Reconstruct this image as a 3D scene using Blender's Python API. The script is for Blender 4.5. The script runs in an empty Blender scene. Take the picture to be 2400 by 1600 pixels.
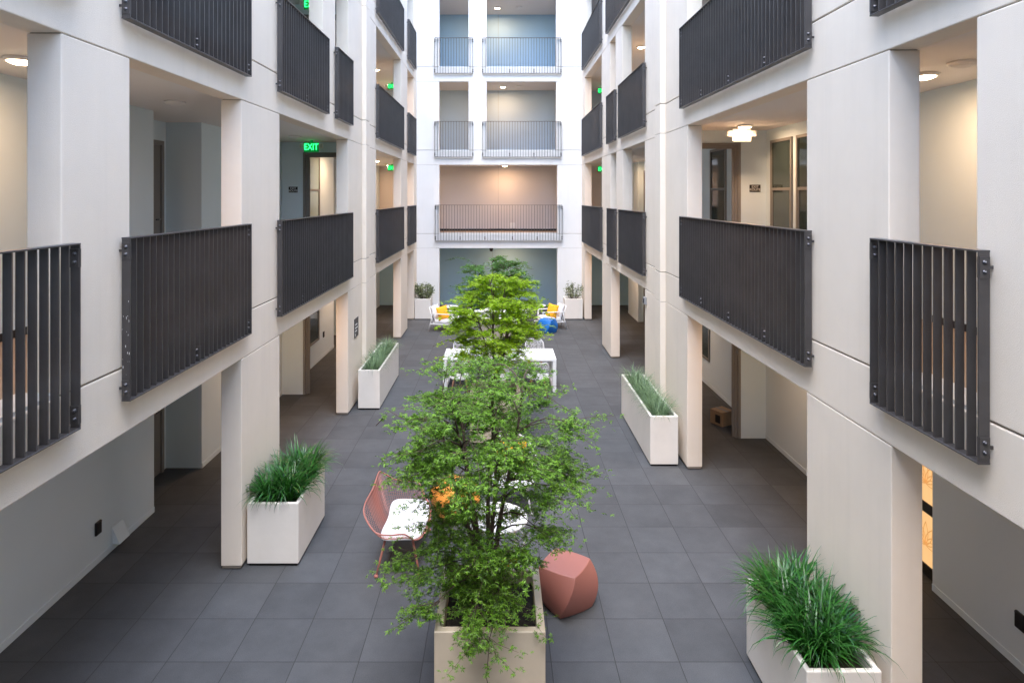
import bpy, bmesh, math, random
from mathutils import Vector, Matrix
R = math.radians
random.seed(7)
sc = bpy.context.scene
col = sc.collection

# ------------------------------------------------------------------ camera
cam_d = bpy.data.cameras.new('camera'); cam = bpy.data.objects.new('camera', cam_d); col.objects.link(cam)
sc.camera = cam
cam.location = (0, 0, 4.424); cam.rotation_euler = (R(90), 0, 0)
cam_d.sensor_width = 36; cam_d.lens = 22.125
cam_d.shift_x = 0.0121; cam_d.shift_y = -0.1421
cam_d.clip_start = 0.05; cam_d.clip_end = 500

# ------------------------------------------------------------------ world, sun, exposure
SUN_EL, SUN_AZ = 70, 180+10
w = bpy.data.worlds.new('World'); sc.world = w; w.use_nodes = True
nt = w.node_tree; bg = nt.nodes['Background']
sky = nt.nodes.new('ShaderNodeTexSky'); sky.sky_type = 'NISHITA'; sky.sun_disc = False
sky.sun_elevation = R(SUN_EL); sky.sun_rotation = R(SUN_AZ); sky.air_density = 1.0; sky.dust_density = 1.0; sky.ozone_density = 1.0
nt.links.new(sky.outputs[0], bg.inputs[0]); bg.inputs[1].default_value = 0.15
sd = bpy.data.lights.new('sun', 'SUN'); sun = bpy.data.objects.new('sun', sd); col.objects.link(sun)
sd.energy = 0.8; sd.angle = R(55); sd.color = (1, .97, .93)
sun.rotation_euler = (R(90 - SUN_EL), 0, R(180 - SUN_AZ))
sc.view_settings.view_transform = 'Standard'; sc.view_settings.look = 'None'
sc.view_settings.exposure = 2.9; sc.view_settings.gamma = 1.0
sc.cycles.max_bounces = 10; sc.cycles.diffuse_bounces = 7; sc.cycles.transparent_max_bounces = 8
sc.cycles.use_denoising = True
sc.cycles.sample_clamp_indirect = 6

# ------------------------------------------------------------------ materials
def mat(name, colour, rough=.6, metal=0.0, var=0.0, vscale=2.0, bump=0.0, bscale=60, spec=.5, trans=0.0, emis=None, estr=0, island=0.0, coat=0):
    m = bpy.data.materials.new(name); m.use_nodes = True
    t = m.node_tree; b = t.nodes['Principled BSDF']
    b.inputs['Base Color'].default_value = (*colour, 1); b.inputs['Roughness'].default_value = rough
    b.inputs['Metallic'].default_value = metal; b.inputs['Specular IOR Level'].default_value = spec
    if coat: b.inputs['Coat Weight'].default_value = coat
    src = None
    tc = t.nodes.new('ShaderNodeTexCoord')
    if var:
        n = t.nodes.new('ShaderNodeTexNoise'); n.inputs['Scale'].default_value = vscale; n.inputs['Detail'].default_value = 5
        n.inputs['Roughness'].default_value = .62
        t.links.new(tc.outputs['Object'], n.inputs['Vector'])
        r = t.nodes.new('ShaderNodeMapRange'); r.inputs[1].default_value = .3; r.inputs[2].default_value = .7
        r.inputs[3].default_value = 1 - var; r.inputs[4].default_value = 1 + var
        t.links.new(n.outputs[0], r.inputs[0])
        mx = t.nodes.new('ShaderNodeVectorMath'); mx.operation = 'SCALE'; mx.inputs[0].default_value = colour
        t.links.new(r.outputs[0], mx.inputs['Scale']); t.links.new(mx.outputs[0], b.inputs['Base Color']); src = mx
    if island:
        g = t.nodes.new('ShaderNodeNewGeometry'); rp = t.nodes.new('ShaderNodeValToRGB')
        c = Vector(colour)
        rp.color_ramp.elements[0].color = (*(c * (1 - island)), 1)
        hi = (min(1, c[0] * (1 + island * 1.5)), min(1, c[1] * (1 + island)), c[2] * (1 + island * .3))
        rp.color_ramp.elements[1].color = (*hi, 1)
        t.links.new(g.outputs['Random Per Island'], rp.inputs[0]); t.links.new(rp.outputs[0], b.inputs['Base Color']); src = rp
    if bump:
        n2 = t.nodes.new('ShaderNodeTexNoise'); n2.inputs['Scale'].default_value = bscale; n2.inputs['Detail'].default_value = 3
        t.links.new(tc.outputs['Object'], n2.inputs['Vector'])
        bp = t.nodes.new('ShaderNodeBump'); bp.inputs['Strength'].default_value = bump; bp.inputs['Distance'].default_value = .01
        t.links.new(n2.outputs[0], bp.inputs['Height']); t.links.new(bp.outputs[0], b.inputs['Normal'])
    if trans:
        tr = t.nodes.new('ShaderNodeBsdfTranslucent'); ms = t.nodes.new('ShaderNodeMixShader')
        tr.inputs[0].default_value = (*[min(1, x * 1.5) for x in colour], 1)
        if src:
            sc2 = t.nodes.new('ShaderNodeVectorMath'); sc2.operation = 'SCALE'; sc2.inputs['Scale'].default_value = 1.5
            t.links.new(src.outputs[0], sc2.inputs[0]); t.links.new(sc2.outputs[0], tr.inputs[0])
        ms.inputs[0].default_value = trans
        t.links.new(b.outputs[0], ms.inputs[1]); t.links.new(tr.outputs[0], ms.inputs[2])
        t.links.new(ms.outputs[0], t.nodes['Material Output'].inputs[0])
    if emis:
        b.inputs['Emission Color'].default_value = (*emis, 1); b.inputs['Emission Strength'].default_value = estr
    return m
def weather(m):
    """faint vertical water streaks and patchy wear in the plaster colour"""
    t = m.node_tree; b = t.nodes['Principled BSDF']; L = t.links.new; N = t.nodes.new
    src = b.inputs['Base Color'].links[0].from_socket
    tc = N('ShaderNodeTexCoord'); mp = N('ShaderNodeMapping'); mp.inputs['Scale'].default_value = (7, 7, .35); L(tc.outputs['Object'], mp.inputs[0])
    n = N('ShaderNodeTexNoise'); n.inputs['Scale'].default_value = 1; n.inputs['Detail'].default_value = 6; n.inputs['Roughness'].default_value = .6; L(mp.outputs[0], n.inputs['Vector'])
    r = N('ShaderNodeMapRange'); r.inputs[1].default_value = .5; r.inputs[2].default_value = .78; r.inputs[3].default_value = 1; r.inputs[4].default_value = .955; L(n.outputs[0], r.inputs[0])
    v = N('ShaderNodeVectorMath'); v.operation = 'SCALE'; L(src, v.inputs[0]); L(r.outputs[0], v.inputs['Scale']); L(v.outputs[0], b.inputs['Base Color'])
M = {}
M['stucco'] = mat('stucco', (.80, .715, .61), .85, var=.04, vscale=.9, bump=.38, bscale=230, spec=.2)
M['stucco_white'] = mat('stucco_white', (.77, .76, .745), .85, var=.03, vscale=.9, bump=.38, bscale=230, spec=.2)
for _k in ('stucco', 'stucco_white'): weather(M[_k])
M['core'] = mat('joint_shadow_gap', (.25, .21, .17), .9)
M['paint'] = mat('corridor_paint', (.64, .745, .80), .75, var=.02, vscale=.6, bump=.12, bscale=200, spec=.3)
M['paint_g'] = mat('corridor_paint_brightened', (.69, .77, .83), .75, var=.02, vscale=.6, bump=.12, bscale=200, spec=.3)  # corridor paint made lighter to stand in for missing ground floor light
M['paint_back'] = mat('corridor_paint_sky_tint', (.36, .56, .74), .75, var=.02, vscale=.6, bump=.1, bscale=200, spec=.3)  # blue of the skylight put into the top far wall's colour
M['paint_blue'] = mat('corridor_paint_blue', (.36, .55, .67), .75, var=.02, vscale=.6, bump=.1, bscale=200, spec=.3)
M['ceil'] = mat('ceiling_paint', (.76, .74, .72), .8, var=.02, vscale=.5, spec=.2)
M['corrfloor'] = mat('corridor_floor', (.30, .225, .165), .7, var=.08, vscale=3)
M['coping'] = mat('metal_flashing', (.62, .63, .64), .4, metal=.3)
M['base'] = mat('black_baseboard', (.015, .014, .014), .5)
M['baseboard_pale'] = mat('pale_baseboard', (.5, .48, .46), .6)
M['rail'] = mat('dark_bronze_metal', (.075, .070, .070), .33, metal=.4, var=.12, vscale=4, bump=.05, bscale=90)
M['bolt'] = mat('bolt_steel', (.11, .11, .12), .3, metal=.8)
M['frame'] = mat('taupe_frame', (.205, .198, .19), .5)
M['doorleaf'] = mat('door_leaf', (.20, .185, .175), .5)
M['glass'] = mat('window_glass', (.035, .05, .045), .06, spec=.8)
M['blind'] = mat('glass_with_blind', (.40, .52, .48), .15, spec=.7)
M['planter_w'] = mat('white_planter', (.79, .745, .68), .5, var=.04, vscale=2.5, bump=.04, bscale=40)
M['planter_t'] = mat('tan_planter', (.56, .47, .36), .5, var=.05, vscale=2.5, bump=.04, bscale=40)
M['soil'] = mat('soil', (.028, .021, .015), .95, var=.5, vscale=25, bump=1, bscale=45)
M['black'] = mat('black_rubber', (.008, .008, .008), .7)
M['bark'] = mat('maple_bark', (.085, .06, .045), .8, var=.25, vscale=15)
M['leaf1'] = mat('maple_leaf', (.105, .25, .03), .45, trans=.36, island=.65)
M['leaf2'] = mat('maple_leaf_bright', (.24, .42, .012), .45, trans=.4, island=.45)
M['leaf3'] = mat('maple_leaf_deep', (.07, .20, .045), .45, trans=.3, island=.45)
M['grass'] = mat('lilyturf_blade', (.022, .115, .02), .3, trans=.18, island=.6)
M['fescue'] = mat('blue_grass_blade', (.14, .24, .14), .5, trans=.25, island=.4)
M['shrub'] = mat('olive_leaf', (.15, .21, .12), .45, trans=.2, island=.6)
M['white'] = mat('white_powder_coat', (.80, .80, .80), .4)
M['cushion'] = mat('white_cushion', (.82, .82, .83), .85, bump=.15, bscale=14)
M['yellow'] = mat('yellow_pillow', (.85, .40, .012), .8, bump=.3, bscale=18)
M['navy'] = mat('navy_pillow', (.015, .03, .10), .8, bump=.3, bscale=18)
M['coral'] = mat('coral_metal', (.40, .15, .115), .45)
M['stool_coral'] = mat('stool_coral', (.35, .135, .105), .42, var=.03, vscale=3)
M['stool_orange'] = mat('stool_orange', (.88, .34, .06), .42, var=.03, vscale=3)
M['stool_blue'] = mat('stool_blue', (.008, .15, .50), .4, var=.03, vscale=3)
M['wood'] = mat('chair_leg_wood', (.22, .10, .05), .5, var=.2, vscale=20)
M['card'] = mat('cardboard', (.35, .24, .15), .85, var=.1, vscale=8)
M['signblack'] = mat('sign_black', (.012, .012, .013), .4)
M['signwhite'] = mat('sign_white', (.8, .8, .8), .5)
M['steel'] = mat('galvanised_steel', (.45, .47, .5), .35, metal=.7)
M['plastic'] = mat('white_plastic', (.75, .74, .72), .45)
M['lamp'] = mat('lit_lens', (1, 1, 1), .5, emis=(1, .76, .46), estr=5)
M['green'] = mat('lit_green', (0, .5, .1), .5, emis=(.02, 1, .16), estr=.7)
M['greenbox'] = mat('green_face', (0, .12, .03), .4, emis=(.0, .3, .05), estr=.06)
M['panel'] = mat('backlit_panel', (.6, .4, .18), .4, emis=(1, .58, .25), estr=.12)
M['motif'] = mat('gold_motif', (.42, .24, .07), .5, emis=(1, .5, .15), estr=.07)

# tiled paving
def paving():
    m = bpy.data.materials.new('grey_pavers'); m.use_nodes = True; t = m.node_tree; b = t.nodes['Principled BSDF']
    L = t.links.new; N = t.nodes.new
    W = .6096
    tc = N('ShaderNodeTexCoord'); mp = N('ShaderNodeMapping'); mp.inputs['Location'].default_value = (-.803 + .0, -5.98 / W, 0)
    mp.inputs['Scale'].default_value = (1 / W, 1 / W, 1)
    mp.vector_type = 'POINT'; L(tc.outputs['Object'], mp.inputs[0])
    fr = N('ShaderNodeVectorMath'); fr.operation = 'FRACTION'; L(mp.outputs[0], fr.inputs[0])
    fl = N('ShaderNodeVectorMath'); fl.operation = 'FLOOR'; L(mp.outputs[0], fl.inputs[0])
    wn = N('ShaderNodeTexWhiteNoise'); wn.noise_dimensions = '2D'; L(fl.outputs[0], wn.inputs['Vector'])
    sx = N('ShaderNodeSeparateXYZ'); L(fr.outputs[0], sx.inputs[0])
    def edge(out):
        a = N('ShaderNodeMath'); a.operation = 'SUBTRACT'; a.inputs[1].default_value = .5; L(out, a.inputs[0])
        c = N('ShaderNodeMath'); c.operation = 'ABSOLUTE'; L(a.outputs[0], c.inputs[0])
        return c
    mxn = N('ShaderNodeMath'); mxn.operation = 'MAXIMUM'; L(edge(sx.outputs[0]).outputs[0], mxn.inputs[0]); L(edge(sx.outputs[1]).outputs[0], mxn.inputs[1])
    gt = N('ShaderNodeMapRange'); gt.inputs[1].default_value = .491; gt.inputs[2].default_value = .496; L(mxn.outputs[0], gt.inputs[0])
    # stains, grain
    n1 = N('ShaderNodeTexNoise'); n1.inputs['Scale'].default_value = 2.1; n1.inputs['Detail'].default_value = 6; n1.inputs['Roughness'].default_value = .65; ofs = N('ShaderNodeVectorMath'); ofs.operation = 'MULTIPLY_ADD'; L(wn.outputs['Color'], ofs.inputs[0]); ofs.inputs[1].default_value = (9, 9, 9); L(tc.outputs['Object'], ofs.inputs[2]); L(ofs.outputs[0], n1.inputs['Vector'])
    n2 = N('ShaderNodeTexNoise'); n2.inputs['Scale'].default_value = 140; n2.inputs['Detail'].default_value = 2; L(tc.outputs['Object'], n2.inputs['Vector'])
    r1 = N('ShaderNodeMapRange'); r1.inputs[1].default_value = .3; r1.inputs[2].default_value = .7; r1.inputs[3].default_value = .84; r1.inputs[4].default_value = 1.16; L(n1.outputs[0], r1.inputs[0])
    r2 = N('ShaderNodeMapRange'); r2.inputs[1].default_value = .3; r2.inputs[2].default_value = .7; r2.inputs[3].default_value = .8; r2.inputs[4].default_value = 1.2; L(n2.outputs[0], r2.inputs[0])
    r3 = N('ShaderNodeMapRange'); r3.inputs[3].default_value = .86; r3.inputs[4].default_value = 1.1; L(wn.outputs[0], r3.inputs[0])
    m1 = N('ShaderNodeMath'); m1.operation = 'MULTIPLY'; L(r1.outputs[0], m1.inputs[0]); L(r2.outputs[0], m1.inputs[1])
    m2 = N('ShaderNodeMath'); m2.operation = 'MULTIPLY'; L(m1.outputs[0], m2.inputs[0]); L(r3.outputs[0], m2.inputs[1])
    cs = N('ShaderNodeVectorMath'); cs.operation = 'SCALE'; cs.inputs[0].default_value = (.073, .0765, .082); L(m2.outputs[0], cs.inputs['Scale'])
    mix = N('ShaderNodeMix'); mix.data_type = 'RGBA'; L(gt.outputs[0], mix.inputs[0]); L(cs.outputs[0], mix.inputs[6]); mix.inputs[7].default_value = (.032, .032, .034, 1)
    L(mix.outputs[2], b.inputs['Base Color'])
    b.inputs['Roughness'].default_value = .7; b.inputs['Specular IOR Level'].default_value = .3
    sub = N('ShaderNodeMath'); sub.operation = 'SUBTRACT'; L(n2.outputs[0], sub.inputs[0]); L(gt.outputs[0], sub.inputs[1])
    bp = N('ShaderNodeBump'); bp.inputs['Strength'].default_value = .35; bp.inputs['Distance'].default_value = .004; L(sub.outputs[0], bp.inputs['Height']); L(bp.outputs[0], b.inputs['Normal'])
    return m
M['paving'] = paving()

# ------------------------------------------------------------------ mesh helpers
class MB:
    def __init__(s): s.v = []; s.f = []; s.sm = []
    def add(s, vs, fs, smooth=False):
        o = len(s.v); s.v += [tuple(v) for v in vs]; s.f += [tuple(i + o for i in f) for f in fs]; s.sm += [smooth] * len(fs)
    def box(s, x0, x1, y0, y1, z0, z1, mtx=None):
        if x0 > x1: x0, x1 = x1, x0
        if y0 > y1: y0, y1 = y1, y0
        if z0 > z1: z0, z1 = z1, z0
        vs = [(x0,y0,z0),(x1,y0,z0),(x1,y1,z0),(x0,y1,z0),(x0,y0,z1),(x1,y0,z1),(x1,y1,z1),(x0,y1,z1)]
        if mtx: vs = [mtx @ Vector(v) for v in vs]
        s.add(vs, [(0,3,2,1),(4,5,6,7),(0,1,5,4),(1,2,6,5),(2,3,7,6),(3,0,4,7)])
    def tube(s, pts, rad, n=8, closed=False, caps=True):
        pts = [Vector(p) for p in pts]; k = len(pts)
        rads = rad if isinstance(rad, (list, tuple)) else [rad] * k
        prev = None; rings = []
        for i, p in enumerate(pts):
            if closed: d = pts[(i + 1) % k] - pts[i - 1]
            else: d = pts[min(i + 1, k - 1)] - pts[max(i - 1, 0)]
            d.normalize()
            if prev is None:
                a = Vector((0, 0, 1)) if abs(d.z) < .9 else Vector((1, 0, 0)); prev = d.cross(a).normalized()
            prev = (prev - d * prev.dot(d)).normalized(); b2 = d.cross(prev)
            rings.append([p + (prev * math.cos(2*math.pi*j/n) + b2 * math.sin(2*math.pi*j/n)) * rads[i] for j in range(n)])
        vs = [v for r in rings for v in r]; fs = []
        for i in range(k if closed else k - 1):
            a = i * n; b = ((i + 1) % k) * n
            for j in range(n): fs.append((a + j, a + (j+1) % n, b + (j+1) % n, b + j))
        if caps and not closed: fs.append(tuple(range(n - 1, -1, -1))); fs.append(tuple((k-1)*n + j for j in range(n)))
        s.add(vs, fs, True)
    def lathe(s, prof, c=(0, 0, 0), n=32):
        vs = []; fs = []
        for (r, z) in prof:
            for j in range(n):
                a = 2*math.pi*j/n; vs.append((c[0] + r*math.cos(a), c[1] + r*math.sin(a), c[2] + z))
        for i in range(len(prof) - 1):
            for j in range(n): fs.append((i*n + j, i*n + (j+1) % n, (i+1)*n + (j+1) % n, (i+1)*n + j))
        s.add(vs, fs, True)
    def build(s, name, m, parent=None, bevel=0, seg=2, shade=None):
        me = bpy.data.meshes.new(name); me.from_pydata(s.v, [], s.f); me.update()
        if shade is None: me.polygons.foreach_set('use_smooth', s.sm)
        else: me.polygons.foreach_set('use_smooth', [shade] * len(s.f))
        me.materials.append(M[m] if isinstance(m, str) else m)
        o = bpy.data.objects.new(name, me); col.objects.link(o)
        if parent: o.parent = parent
        if bevel:
            b = o.modifiers.new('bevel', 'BEVEL'); b.width = bevel; b.segments = seg; b.limit_method = 'ANGLE'
        return o
def empty(name, loc=(0, 0, 0), rz=0):
    o = bpy.data.objects.new(name, None); col.objects.link(o); o.location = loc; o.rotation_euler = (0, 0, rz); o.empty_display_size = .1
    return o
def tag(o, label=None, cat=None, group=None, kind=None):
    if label: o['label'] = label
    if cat: o['category'] = cat
    if group: o['group'] = group
    if kind: o['kind'] = kind
    return o
CH = {}
def kids(o): return [c for c in bpy.data.objects if c.parent == o]
def copy_tree(o, parent=None):
    c = o.copy(); col.objects.link(c)
    if parent: c.parent = parent
    for ch in kids(o): copy_tree(ch, c)
    return c
def text(body, size, m, parent, loc, rot, ext=.002, name='lettering', align='CENTER', sx=1.0):
    cu = bpy.data.curves.new(name, 'FONT'); cu.body = body; cu.size = size; cu.extrude = ext; cu.align_x = align; cu.align_y = 'CENTER'
    cu.materials.append(M[m]); cu.space_line = .85
    t_ = bpy.data.objects.new(name, cu); col.objects.link(t_); bpy.context.view_layer.update()
    me = bpy.data.meshes.new_from_object(t_.evaluated_get(bpy.context.evaluated_depsgraph_get())); bpy.data.objects.remove(t_)
    o = bpy.data.objects.new(name, me); col.objects.link(o); o.parent = parent; o.location = loc; o.rotation_euler = rot; o.scale = (sx, 1, 1)
    return o

# ------------------------------------------------------------------ levels
FZ = [0.0, 3.03, 6.10, 9.17, 12.24]
LZ = [2.49, 5.56, 8.63, 11.70]
XL, XR, YB, TH = -3.055, 3.03, 23.2, .245
PZ = 13.1
FLN = ['ground floor', 'first upper floor', 'second upper floor', 'third upper floor']
YN = -.25

g = MB(); g.add([(-40, -30, 0), (40, -30, 0), (40, 70, 0), (-40, 70, 0)], [(0, 1, 2, 3)])
tag(g.build('paving', 'paving'), kind='structure')

OPEN = {
 'L': [[(1.2, 7.45), (8.74, 12.70), (15.58, 19.50), (20.85, 22.46)],
       [(1.6, 4.39), (5.20, 7.45), (8.74, 12.70), (15.58, 19.50), (20.85, 22.46)],
       [(1.6, 4.39), (5.20, 7.45), (8.74, 10.88), (11.70, 12.70), (15.58, 19.50), (20.85, 22.46)],
       [(1.6, 4.39), (5.20, 7.45), (8.74, 10.88), (11.70, 12.70), (15.58, 19.50), (20.85, 22.46)]],
 'R': [[(1.2, 4.87), (6.21, 10.17), (13.13, 17.15), (18.60, 22.4)],
       [(4.0, 4.90), (6.21, 10.17), (13.13, 15.50), (16.35, 17.2), (18.65, 22.4)],
       [(4.0, 4.90), (6.21, 10.17), (13.13, 15.58), (16.45, 17.3), (18.69, 22.4)],
       [(4.0, 4.90), (6.21, 10.17), (13.13, 17.3), (18.69, 22.4)]],
 'B': [[(-2.225, 2.13)], [(-2.225, 2.13)], [(-2.23, -1.145), (-.483, 2.09)], [(-2.23, -1.145), (-.483, 2.09)]],
 'N': [[(-2.2, 2.2)], [(-2.2, 2.2)], [(-2.2, 2.2)], [(-2.2, 2.2)]],
}
def solids(ops, a, b):
    out = []; p = a
    for (o0, o1) in ops:
        if o0 > p: out.append((p, o0))
        p = o1
    if p < b: out.append((p, b))
    return out
GF, GL = .013, .006      # joint widths at floor and lintel level
def facade(key, u0, u1, put, parent, top=4, sm='stucco'):
    """put(mb,u0,u1,d0,d1,z0,z1): a box; d=0 is the court face, d=TH the inner face"""
    def one(name, m, *a, par=parent, **k):
        q = MB(); put(q, *a); return q.build(name, m, par, **k)
    for f in range(top):
        zf = .045 if f == 0 else FZ[f] + GF / 2
        for (a, b) in solids(OPEN[key][f], u0, u1):
            c = one('column', sm, a, b, 0, TH, zf, LZ[f] - GL / 2, bevel=.009)
            one('joint_strip', 'core', a + .012, b - .012, .014, TH - .014, zf - .03, LZ[f] + .02, par=c)
            if f == 0: one('foot', 'baseboard_pale', a + .05, b - .03, .03, TH - .04, -.01, .06, par=c)
        one('beam', sm, u0, u1, 0, TH, LZ[f] + GL / 2, (FZ[f + 1] - GF / 2) if f < top - 1 else (PZ if top == 4 else FZ[top] + 1), bevel=.009)
        if f:
            for (a, b) in OPEN[key][f]:
                one('sill_flashing', 'coping', a + .002, b - .002, .03, TH + .06, FZ[f] - GF / 2 - .002, FZ[f] + .022)
putL = lambda mb, u0, u1, d0, d1, z0, z1: mb.box(XL - d1, XL - d0, u0, u1, z0, z1)
putR = lambda mb, u0, u1, d0, d1, z0, z1: mb.box(XR + d0, XR + d1, u0, u1, z0, z1)
putB = lambda mb, u0, u1, d0, d1, z0, z1: mb.box(u0, u1, YB + d0, YB + d1, z0, z1)
putN = lambda mb, u0, u1, d0, d1, z0, z1: mb.box(u0, u1, YN - d1, YN - d0, z0, z1)
wL = tag(empty('building_wing', (XL - 1, 11, 0)), 'cream stucco wing on the left of the courtyard, four storeys of open galleries', 'building', 'wings around the courtyard')
wR = tag(empty('building_wing', (XR + 1, 11, 0)), 'cream stucco wing on the right of the courtyard, four storeys of open galleries', 'building', 'wings around the courtyard')
wB = tag(empty('building_wing', (0, YB + 1, 0)), 'white far end wing facing the viewer, with stacked balcony openings', 'building', 'wings around the courtyard')
wN = tag(empty('building_wing', (0, YN - 1, 0)), 'unseen near end wing behind the viewpoint, kept low to let in light', 'building', 'wings around the courtyard')
def unparent_offset(root):
    for c in kids(root): c.matrix_parent_inverse = Matrix.Translation(-root.location)
facade('L', YN, YB, putL, wL); facade('R', YN, YB, putR, wR)
facade('B', XL - TH, XR + TH, putB, wB, 4, 'stucco_white'); facade('N', XL - TH, XR + TH, putN, wN, 2)

# shallow pilasters
for (put, y0, y1, p, par) in ((putL, 13.95, 14.32, .10, wL), (putR, 11.47, 11.86, .105, wR)):
    mb = MB()
    for f in range(4):
        zf = .045 if f == 0 else FZ[f] + GF / 2
        put(mb, y0, y1, -p, -.001, zf, LZ[f] - GL / 2)
        put(mb, y0, y1, -p, -.001, LZ[f] + GL / 2, (FZ[f + 1] - GF / 2) if f < 3 else PZ - .004)
    mb.build('pilaster', 'stucco', par, bevel=.009)
    c2 = MB()
    for z in FZ[1:4]: put(c2, y0 + .015, y1 - .015, -p + .015, -.002, z - .03, z + .03)
    for z in LZ: put(c2, y0 + .01, y1 - .01, -p + .012, -.002, z - .02, z + .02)
    c2.build('joint_strip', 'core', par)

# gallery slabs, inner walls
def gallery(side, par):
    s = -1 if side == 'L' else 1
    fx = XL if side == 'L' else XR
    xi = fx + s * (TH + .002); xw = -4.85 if side == 'L' else 4.87
    sl = MB(); fl = MB()
    for f in range(4):
        zt = FZ[f + 1] - .035
        sl.box(xi, s * 5.9, YN - .02, YB + TH - .01, LZ[f] + .055, zt)
        if f < 3: fl.box(xi + s * .004, s * 5.85, YN - .015, YB + TH - .015, zt + .001, zt + .012)
    sl.build('ceiling', 'ceil', par); fl.build('gallery_floor', 'corrfloor', par)
    wl = MB(); bb = MB(); bw = MB(); gl = MB()
    if side == 'L':
        segs = [(YN, 8.82, xw), (10.24, 18.39, xw), (20.0, YB + 2.2, xw)]
        rec = [(8.82, 10.24, -5.43), (18.39, 20.0, -5.55)]
    else:
        segs = [(YN, 7.07, xw), (9.3, 20.9, xw), (22.1, 23.8, xw)]
        rec = [(7.07, 9.3, 5.02), (20.9, 22.1, 5.06), ]
    H = FZ[4] + .3
    for (a, b, x) in segs:
        wl.box(x, s * 5.78, a, b, -.02, H)
        gl.box(x - s * .004, x + s * .05, a - .004, b + .004, -.01, LZ[0] + .06)  # thin lining over the wall, its colour lightened against the dim light
        for f in range(1, 4): bb.box(x - s * .012, x + s * .01, a, b, FZ[f] - .03, FZ[f] + .055)
        bw.box(x - s * .014, x + s * .01, a, b, -.01, .075)
    for (a, b, x) in rec:
        wl.box(x, s * 5.77, a - .01, b + .01, -.02, H - .01)
    if side == 'R': wl.box(xw + .0, s * 5.76, 7.07, 9.3, LZ[0] + .1, H - .005)
    wl.box(s * 5.75, s * 5.95, YN - .3, YB + 2.6, -.02, H - .02)
    # cross wall with a door opening
    yw = 14.03 if side == 'L' else 11.49
    wg = MB()
    wg.box(xw + s * .01, xw - s * .47, yw, yw + .16, -.02, H - .03)
    for f in range(4): wg.box(xw - s * .47, xi - s * .0005, yw, yw + .16, FZ[f] + 2.36, LZ[f] + .054)
    wg.build('cross_wall', 'paint', par)
    wl.build('inner_wall', 'paint', par); gl.build('ground_inner_wall', 'paint_g', par); bb.build('baseboard', 'base', par); bw.build('ground_baseboard', 'paint_g', par)
    for f in range(4):
        fr = MB(); x1 = xw - s * .47; z0 = FZ[f] if f else 0
        for (dx, dy0, dy1) in ((.05, -.02, .20), (.09, .03, .15), (.13, .06, .10)):
            fr.box(x1, x1 - s * dx, yw + dy0, yw + dy1, z0, z0 + 2.36)
            fr.box(x1 - s * dx, xi + s * .001, yw + dy0, yw + dy1, z0 + 2.36 - dx * .8, z0 + 2.355)
        fr.build('door_frame', 'frame', par, bevel=.004)
gallery('L', wL); gallery('R', wR)
mb = MB(); fl = MB()
for f in range(4):
    zt = FZ[f + 1] - .035
    mb.box(-5.9, 5.9, YB + TH + .002, YB + 2.75, LZ[f] + .052, zt)
    if f < 3: fl.box(-5.85, 5.85, YB + TH + .004, YB + 2.7, zt + .001, zt + .013)
mb.build('ceiling', 'ceil', wB); fl.build('gallery_floor', 'corrfloor', wB)
YI = 25.5
M['paint_b1'] = mat('corridor_paint_lamp_tint', (.62, .585, .58), .75, var=.02, vscale=.6, bump=.1, bscale=200, spec=.3)  # warm lamp glow put into the lowest far wall's colour
M['paint_b2'] = mat('corridor_paint_faint_sky_tint', (.45, .57, .68), .75, var=.02, vscale=.6, bump=.1, bscale=200, spec=.3)  # weaker skylight blue put into the middle far wall's colour
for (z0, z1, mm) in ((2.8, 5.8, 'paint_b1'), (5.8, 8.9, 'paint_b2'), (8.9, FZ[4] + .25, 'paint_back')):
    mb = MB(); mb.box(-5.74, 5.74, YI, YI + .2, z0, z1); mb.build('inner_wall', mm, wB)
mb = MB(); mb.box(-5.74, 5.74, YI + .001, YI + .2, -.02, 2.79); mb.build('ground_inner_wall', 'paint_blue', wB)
mb = MB()
for f in range(1, 4): mb.box(-4.8, 4.8, YI - .012, YI + .01, FZ[f] - .03, FZ[f] + .06)
mb.build('baseboard', 'base', wB)
mb = MB(); mb.box(-.06, -.052, YI - .003, YI + .01, 2.9, 12.2); mb.box(-.3, -.292, YI - .002, YI + .01, .1, 2.6); mb.build('panel_joint', 'frame', wB)
# near wing: unseen closure behind the camera, kept low so more light enters
mb = MB()
mb.box(-5.9, 5.9, YN - TH - 1.8, YN - TH - 1.6, -.02, FZ[2] + .6)
for f in range(2): mb.box(-5.88, 5.88, YN - TH - 1.6, YN - TH - .002, LZ[f] + .05, FZ[f + 1] - .03)
mb.build('inner_wall', 'paint', wN)
# roof edge
def window(par, side, y0, y1, z0, z1, xw, pane='glass', split=.52):
    s = -1 if side == 'L' else 1
    fr = MB(); x0 = xw - s * .03; x1 = xw + s * .02; t = .05
    fr.box(x0, x1, y0 - t, y0, z0 - t, z1 + t); fr.box(x0, x1, y1, y1 + t, z0 - t, z1 + t)
    fr.box(x0 + s * .001, x1, y0, y1, z1, z1 + t); fr.box(x0 + s * .001, x1, y0, y1, z0 - t, z0)
    zm = z0 + (z1 - z0) * split
    fr.box(x0 + s * .004, x1, y0, y1, zm - .025, zm + .025)
    fr.box(x0 + s * .008, x1, y0, y0 + .035, z0, zm - .025); fr.box(x0 + s * .008, x1, y1 - .035, y1, z0, zm - .025)
    w_ = fr.build('window', 'frame', par, bevel=.003)
    pn = MB(); pn.box(xw - s * .009, xw + s * .01, y0 - .005, y1 + .005, z0 - .005, z1 + .005); pn.build('pane', pane, w_)
    return w_
window(wL, 'L', 15.55, 16.8, .63, 2.3, -4.85, 'glass'); window(wL, 'L', 15.75, 16.85, 3.65, 5.42, -4.85, 'blind')
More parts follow.
